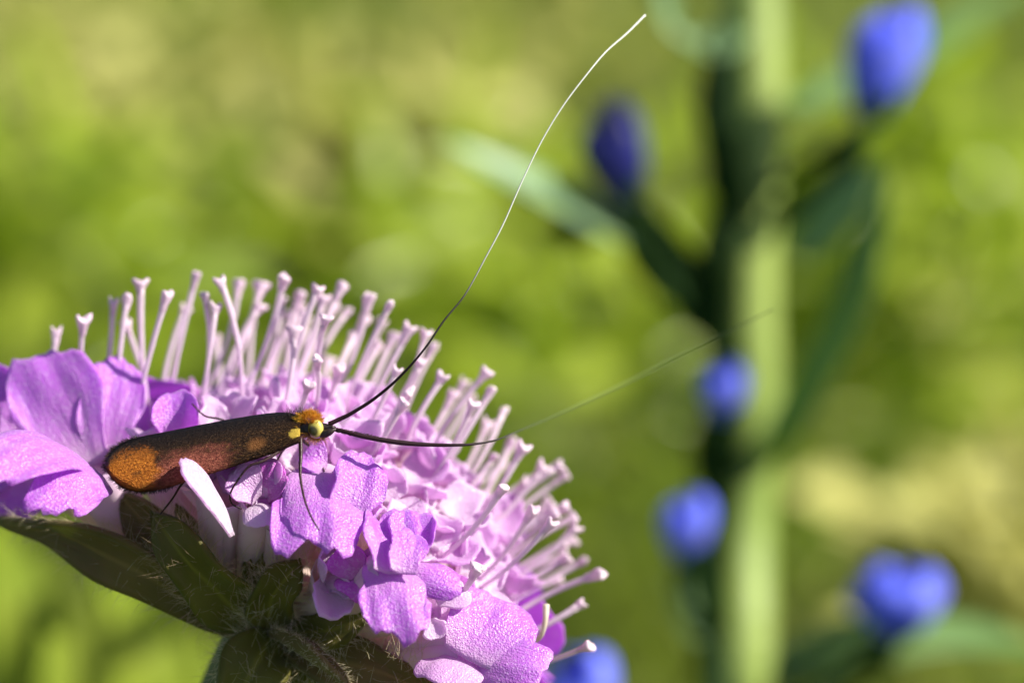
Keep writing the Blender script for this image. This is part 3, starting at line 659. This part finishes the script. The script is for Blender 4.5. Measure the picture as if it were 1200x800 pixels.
bract([P(318, 740, 5.0), P(262, 700, 2.4), P(215, 648, 1.2), P(178, 600, 2.2)], 2.7, 'bract', (-.15, -1, -.15), .25, 150, 90, (.5, 1.3), 'hair_tan')
bract([P(300, 725, 6.5), P(225, 670, 4.5), P(175, 620, 3.8), P(140, 575, 4.2)], 2.6, 'bract_brown', (-.2, -1, -.1), .25, 90, 50)
bract([P(290, 700, 6.5), P(232, 640, 4.2), P(206, 590, 3.6)], 1.6, 'bract', (0, -1, -.1), .25, 60, 30)
bract([P(292, 720, 5.0), P(303, 672, 3.2), P(319, 626, 2.2)], 1.5, 'bract', (.1, -1, -.2), .4, 80, 50, (.5, 1.2), 'hair')
bract([P(312, 738, 4.2), P(322, 694, 2.0), P(352, 655, 1.4)], 2.1, 'bract', (.15, -1, .05), .35, 130, 70, (.5, 1.2), 'hair')
bract([P(330, 742, 4.5), P(385, 738, 2.2), P(441, 716, 1.6)], 1.7, 'bract', (.05, -1, .15), .3, 80, 40)
bract([P(318, 744, 5.0), P(385, 770, 2.6), P(455, 792, 2.0), P(530, 822, 3)], 2.4, 'bract_brown', (.2, -1, .2), .3, 150, 80, (.6, 1.4))
bract([P(316, 742, 3.4), P(345, 758, 1.0), P(380, 782, -1.0), P(412, 806, -2.0)], .9, 'bract_brown', (.7, -.5, .5), 1.2, 110, 130, (.2, .55))
bract([P(318, 742, 4.4), P(300, 775, 2.4), P(285, 815, 2.0), P(278, 860, 3.0)], 3.0, 'bract', (0, -1, -.2), .25, 110, 80, (.7, 1.5))
bract([P(330, 745, 5.5), P(360, 790, 3.6), P(372, 850, 3.4)], 2.4, 'bract', (.1, -1, -.1), .25, 90, 60, (.7, 1.5))
for i in range(5):             # bracts round the back
    ph = math.radians(25 + i * 32); out = math.cos(ph) * E1 + math.sin(ph) * E2
    bract([BASE + AX * .2 + out * 2.2, BASE + AX * 1.0 + out * 6, BASE + AX * 1.4 + out * 10.5], 2.8, 'bract', -AX, .25, 40, 20)
# bristly calyx hairs between the tubes
rt, dr = [], []
for (u, v, y, m) in ((312, 640, 2.2, 60), (300, 655, 3, 50), (405, 650, 1.2, 90), (385, 665, 1.6, 60), (240, 640, 2.6, 70), (345, 655, 1.6, 50), (440, 735, 1.0, 60), (470, 760, 1.0, 60)):
    c = P(u, v, y)
    for _ in range(m):
        rt.append(c + rng.normal(size=3) * [.55, .4, .55]); dr.append(V(.1, -.35, 1) + rng.normal(size=3) * .45)
part('calyx_bristles', hairs_geo(np.array(rt), np.array(dr), rng.uniform(.7, 1.6, len(rt)), .014, .35, 4), MAT['hair'], flower, kind='stuff')

# ------------------------------------------------------------------ the longhorn moth
def wing_mat():
    k = M('bronze_wing'); s = k.attr('g'); t = k.attr('u'); co = k.coord()
    cv = k.n('ShaderNodeCombineXYZ'); k.l(k.math('MULTIPLY', s, 60.0), cv.inputs[0]); k.l(k.math('MULTIPLY', t, 26.0), cv.inputs[1])
    sc = k.noise(1.0, 5, cv.outputs[0], .7)
    cb = k.n('ShaderNodeCombineXYZ'); k.l(k.math('MULTIPLY', s, 11.0), cb.inputs[0]); k.l(k.math('MULTIPLY', t, 5.0), cb.inputs[1])
    big = k.noise(1.0, 4, cb.outputs[0], .6)
    def blob(cs, ct, rs, rt_, soft=.5):
        a = k.math('POWER', k.math('ABSOLUTE', k.math('DIVIDE', k.math('SUBTRACT', s, cs), rs)), 2.2); b = k.math('POWER', k.math('ABSOLUTE', k.math('DIVIDE', k.math('SUBTRACT', t, ct), rt_)), 2.2)
        d = k.math('ADD', k.math('ADD', k.math('ADD', a, b), k.math('MULTIPLY', k.math('SUBTRACT', big, .5), 2.0)), k.math('MULTIPLY', k.math('SUBTRACT', sc, .5), 2.4))
        return k.math('DIVIDE', k.math('SUBTRACT', 1.15, d), soft, True)
    c = k.ramp(sc, [(.32, (.004, .0025, .002)), (.48, (.016, .008, .004)), (.60, (.050, .024, .009)), (.72, (.22, .11, .03))])
    c = k.mix(k.math('MULTIPLY', blob(.52, .78, .22, .42, .9), .85), c, k.ramp(sc, [(.32, (.05, .014, .009)), (.50, (.22, .060, .040)), (.68, (.44, .15, .10))]))
    c = k.mix(k.math('MULTIPLY', blob(.80, .56, .16, .44, .6), .95), c, k.ramp(sc, [(.30, (.08, .022, .004)), (.50, (.29, .088, .010)), (.64, (.52, .19, .02)), (.74, (.85, .40, .05))]))
    c = k.mix(k.math('MULTIPLY', blob(.21, .66, .05, .15, 1.2), .32), c, (.42, .17, .05))
    c = k.mix(k.math('MULTIPLY', blob(.02, .62, .035, .16, .5), .9), c, (.62, .43, .07))
    edge = k.math('DIVIDE', k.math('SUBTRACT', k.math('MAXIMUM', s, 0.0), .955), .03, True)
    c = k.mix(k.math('MULTIPLY', edge, .92), c, (.012, .009, .008))
    c = k.mix(k.math('MULTIPLY', k.math('DIVIDE', k.math('SUBTRACT', big, .60), .12, True), .6), c, (.020, .010, .007))
    top = k.math('DIVIDE', k.math('SUBTRACT', k.math('ADD', .28, k.math('MULTIPLY', k.math('SUBTRACT', sc, .5), 1.1)), t), .16, True)
    c = k.mix(k.math('MULTIPLY', top, .85), c, (.008, .005, .004))
    fine = k.noise(9000, 3, co)
    return k.finish(c, k.math('ADD', .24, k.math('MULTIPLY', fine, .28)), .22, .70, k.bump(k.math('ADD', sc, k.math('MULTIPLY', fine, .5)), .8, .00016))
MAT['wing'] = wing_mat()
k = M('moth_dark'); MAT['mdark'] = k.finish(k.ramp(k.noise(3500, 4), [(.35, (.018, .011, .012)), (.65, (.05, .03, .026)), (.8, (.16, .10, .05))]), .38, .5, .25, k.bump(k.noise(7000, 3), .6, .00008))
k = M('leg_brown'); MAT['leg'] = k.finish(k.ramp(k.noise(3000, 3), [(.3, (.018, .007, .008)), (.7, (.06, .025, .025))]), .4, .3, .0, k.bump(k.noise(7000, 2), .5, .00005))
k = M('antenna'); g = k.attr('g')
MAT['antenna'] = k.finish(k.ramp(g, [(0, (.035, .012, .016)), (.22, (.016, .008, .010)), (.36, (.05, .045, .04)), (.50, (.62, .62, .55)), (1, (.86, .86, .82))]), .5, .2, 0)
k = M('antenna_dark'); g = k.attr('g')
MAT['antenna_dark'] = k.finish(k.ramp(g, [(0, (.030, .010, .014)), (.30, (.018, .008, .010)), (.42, (.05, .05, .035)), (.58, (.10, .14, .05)), (1, (.18, .24, .10))]), .5, .2, 0)
k = M('compound_eye'); vo = k.n('ShaderNodeTexVoronoi'); vo.inputs['Scale'].default_value = 22000; k.l(k.coord(), vo.inputs['Vector'])
tx = k.n('ShaderNodeVectorMath', operation='DISTANCE'); k.l(k.coord(), tx.inputs[0]); ECEN = (R3 @ (V(-.12, -.20, -.12) * S)); tx.inputs[1].default_value = tuple(ECEN)
pup = k.math('DIVIDE', k.math('SUBTRACT', .00030, tx.outputs['Value']), .00012, True)
ec = k.mix(k.math('MULTIPLY', pup, .93), k.ramp(k.noise(1500, 2), [(.3, (.46, .38, .06)), (.7, (.62, .52, .12))]), (.04, .03, .008))
MAT['eye'] = k.finish(ec, .22, .6, 0, k.bump(vo.outputs['Distance'], .35, .00003), 0, coat=.4)
k = M('orange_fur'); MAT['fur'] = k.finish(k.ramp(k.noise(1800, 3), [(.3, (.50, .19, .015)), (.55, (.80, .37, .035)), (.8, (.95, .58, .10))]), .32, .5, .2, None, .2)
k = M('gold_scale'); MAT['gold'] = k.finish(k.ramp(k.noise(2500, 3), [(.3, (.60, .26, .02)), (.7, (.95, .52, .06))]), .22, .5, .8, k.bump(k.noise(6000, 2), .6, .00006))
k = M('dark_fur'); MAT['dfur'] = k.finish((.035, .02, .014), .4, .5, 0)

moth = thing('longhorn_moth', P(240, 545, 1.0), 'bronze brown longhorn moth with orange head and very long antennae on the flower', 'moth')
# body: head, thorax and abdomen in one surface
bp = [P(150, 556, 1.6), P(200, 545, 1.3), P(255, 532, 1.1), P(305, 520, .9), P(335, 508, .7), P(350, 503, .55), P(357, 502, .5), P(366, 501, .45), P(376, 501, .4), P(386, 501, .3), P(393, 501, .2)]
part('body', tube(bp, [.12, .42, .55, .60, .68, .62, .50, .50, .44, .25, .08], 44, 16), MAT['mdark'], moth)
def wing(depth_sign, name='forewing'):
    topc = spline([P(353, 487, .45), P(330, 483.5, .5), P(290, 488, .6), P(240, 497, .7), P(190, 507, .7), P(160, 513, .65), P(140, 521, .5), P(128, 533, .2), P(122, 547, -.1)], 40)
    botc = spline([P(352, 518, -.35), P(320, 531, -.55), P(290, 541, -.65), P(250, 554, -.7), P(215, 565, -.7), P(190, 573, -.65), P(165, 576, -.5), P(140, 569, -.3), P(122, 547, -.1)], 40)
    nv = 15; T = np.linspace(0, 1, nv)
    grid = topc[:, None] * (1 - T)[None, :, None] + botc[:, None] * T[None, :, None]
    w = np.linalg.norm(topc - botc, axis=1)
    grid[..., 1] -= (.42 * np.sin(T * math.pi) ** .8)[None] * np.minimum(1, w / 1.2)[:, None]
    grid += .02 * np.sin(np.linspace(0, 30, 40))[:, None, None] * V(0, 1, .4) * T[None, :, None]
    SS, TT = np.meshgrid(np.linspace(0, 1, 40), T, indexing='ij')
    if depth_sign < 0:         # the other wing mirrors over the ridge
        rel = grid - topc[:, None]; grid = topc[:, None] + rel * V(1, -1.15, 1) + V(0, .06, 0); 
        grid = grid[:, ::-1]; SS = SS[:, ::-1]; TT = TT[:, ::-1]
    geo = shell(grid, .05, SS, TT)
    o = part(name, geo, MAT['wing'], moth)
    # scale fringe along the tip
    m = 420; s_ = rng.uniform(.60, 1, m); pick = rng.random(m) < .6; ct = P(165, 544, 0)
    rt, dr = [], []
    for q in range(m):
        i = min(39, s_[q] * 39); i0 = int(i); fr = i - i0; arr = botc if pick[q] else topc
        if not pick[q] and s_[q] < .72: continue
        p = arr[i0] * (1 - fr) + arr[min(39, i0 + 1)] * fr
        if depth_sign < 0: p = topc[i0] + (p - topc[i0]) * V(1, -1.15, 1)
        rt.append(p); d0 = nrm(p - ct); dr.append(d0 + V(-.5, 0, 0) + rng.normal(size=3) * .25)
    part('fringe', hairs_geo(np.array(rt), np.array(dr), rng.uniform(.10, .24, len(rt)), .016, .2, 3), MAT['dfur'], o, kind='stuff')
wing(1); wing(-1)
# head details
def ellipsoid(c, r, rot=None, nu=18, nv=24):
    th = np.linspace(0.02, math.pi - .02, nu); ph = np.linspace(0, 2 * math.pi, nv, endpoint=False)
    v = np.array([[math.sin(a) * math.cos(b) * r[0], math.sin(a) * math.sin(b) * r[1], math.cos(a) * r[2]] for a in th for b in ph])
    if rot is not None: v = v @ rot.T
    f = [(i*nv+j, (i+1)*nv+j, (i+1)*nv+(j+1) % nv, i*nv+(j+1) % nv) for i in range(nu-1) for j in range(nv)]
    f += [tuple(range(nv)), tuple((nu-1)*nv+j for j in range(nv))[::-1]]
    return (v + c, f)
part('eye', ellipsoid(P(370, 502, .10), (.35, .22, .42)), MAT['eye'], moth, label='glossy yellow green eye with a dark spot')
part('eye', ellipsoid(P(371, 500, .95), (.32, .22, .40)), MAT['eye'], moth)
hc = P(364, 497, .45); rt, dr = [], []
for _ in range(900):
    d = nrm(rng.normal(size=3)); d[2] = abs(d[2]) * 1.0 - .15; d = nrm(d + V(-.25, -.15, .25))
    p = hc + d * V(.50, .52, .50); rt.append(p); dr.append(d * .8 + V(.25, -.1, .35) + rng.normal(size=3) * .25)
part('head_tuft', hairs_geo(np.array(rt), np.array(dr), rng.uniform(.12, .30, 900), .016, .3, 4), MAT['fur'], moth, kind='stuff', label='dense orange fur on the crown')
rt, dr = [], []
for _ in range(260):
    a = U(-2.7, -.35); d = V(math.cos(a), U(-.6, .3), math.sin(a)); p = P(371, 501, .3) + d * V(.46, .3, .48); rt.append(p); dr.append(d + rng.normal(size=3) * .3)
part('face_bristles', hairs_geo(np.array(rt), np.array(dr), rng.uniform(.12, .42, 260), .010, .3, 4), MAT['fur'], moth, kind='stuff')
rt, dr = [], []
for _ in range(160):
    p = P(U(335, 356), U(483, 490), U(.2, .8)); rt.append(p); dr.append(V(.1, U(-.5, .3), 1) + rng.normal(size=3) * .35)
part('collar_hairs', hairs_geo(np.array(rt), np.array(dr), rng.uniform(.2, .5, 160), .009, .3, 4), MAT['dfur'], moth, kind='stuff')
rt, dr = [], []
for (cx, cz, cy, sx, sz, m) in ((351, 491, -.02, 4, 6, 90), (347, 508, -.34, 6, 5, 90)):
    for _ in range(m):
        rt.append(P(cx + rng.normal() * sx * .5, cz + rng.normal() * sz * .5, cy + U(-.06, .06))); dr.append(V(-1, U(-.4, .1), U(-.3, .5)))
part('gold_collar', hairs_geo(np.array(rt), np.array(dr), rng.uniform(.12, .24, len(rt)), .03, .2, 3, 4), MAT['gold'], moth, kind='stuff', label='shiny gold scales behind the head')
part('palp', tube([P(374, 508, .25), P(381, 508, .1), P(388, 505, 0), P(394, 502, 0)], [.14, .20, .16, .05], 12, 8), MAT['mdark'], moth)
a1 = [P(385, 497, .3), P(398, 491, .3), P(412, 484, .2), P(440, 466, 0), P(470, 440, -.3), P(498, 408, -.4), P(520, 376, -.3), P(545, 345, 0), P(570, 300, .4), P(590, 262, .6), P(612, 212, .8), P(635, 165, 1.0), P(660, 124, 1.2), P(688, 87, 1.6), P(710, 61, 2.2), P(735, 39, 3.0), P(756, 18, 4.0)]
part('antenna', tube(a1, [.115, .09, .075, .060, .050, .044, .038, .036, .036, .034, .032, .031, .030, .030, .030, .032, .034], 150, 8), MAT['antenna'], moth)
a2 = [P(388, 502, .1), P(402, 505, 0), P(420, 510, -.1), P(440, 514, -.1), P(470, 518.5, 0), P(505, 521, .2), P(545, 521, .4), P(575, 517, 1.2), P(600, 508, 4.0), P(650, 487, 8), P(720, 455, 11), P(800, 415, 13), P(870, 381, 12), P(906, 362, 10)]
part('antenna', tube(a2, [.09, .105, .12, .08, .05, .036, .030, .027, .026, .025, .025, .024, .023, .023], 150, 8), MAT['antenna_dark'], moth)
rt, dr = [], []                # raised scales on the thick base of the lower antenna
for _ in range(220):
    s = U(0, 1); p = P(392, 503, .05) * (1 - s) + P(446, 515, -.1) * s; q = nrm(V(0, U(-1, 1), U(-1, 1))); rt.append(p + q * .09); dr.append(q * .5 + V(1, 0, -.2))
part('antenna_scales', hairs_geo(np.array(rt), np.array(dr), rng.uniform(.08, .16, 220), .016, .1, 2), MAT['dfur'], moth, kind='stuff')
LEGS = [[P(352, 512, .0), P(352.5, 530, -.4), P(352, 558, -1.0), P(357, 585, -1.8), P(365, 606, -2.5), P(374, 621, -2.75)],
        [P(345, 514, .1), P(325, 530, -.5), P(306, 541, -.9), P(292, 546, -1.0), P(279, 562, -.9), P(270, 578, -.6), P(272, 590, -.4), P(283, 596, -.3)],
        [P(250, 545, .7), P(225, 556, -.2), P(213, 567, -.3), P(202, 584, .2), P(188, 602, 1.0)],
        [P(280, 515, 1.6), P(268, 497, 2.6), P(258, 491, 2.8), P(240, 487, 2.9), P(225, 473, 3.0)],
        [P(340, 515, 1.2), P(330, 530, 2.2), P(322, 545, 2.3), P(318, 560, 2.0)],
        [P(350, 512, 1.0), P(362, 522, 2.0), P(375, 540, 2.2), P(380, 552, 1.2)]]
for L in LEGS:
    geo = tube(L, [.10, .085, .06, .05, .045, .035], 36, 8, jitter=.12)
    o = part('leg', geo, MAT['leg'], moth)
    p, n_ = surface_samples(geo, 60); part('spurs', hairs_geo(p, n_ * .6 + nrm(L[-1] - L[0]) * .8, rng.uniform(.06, .16, 60), .007, .2, 3), MAT['dfur'], o, kind='stuff')
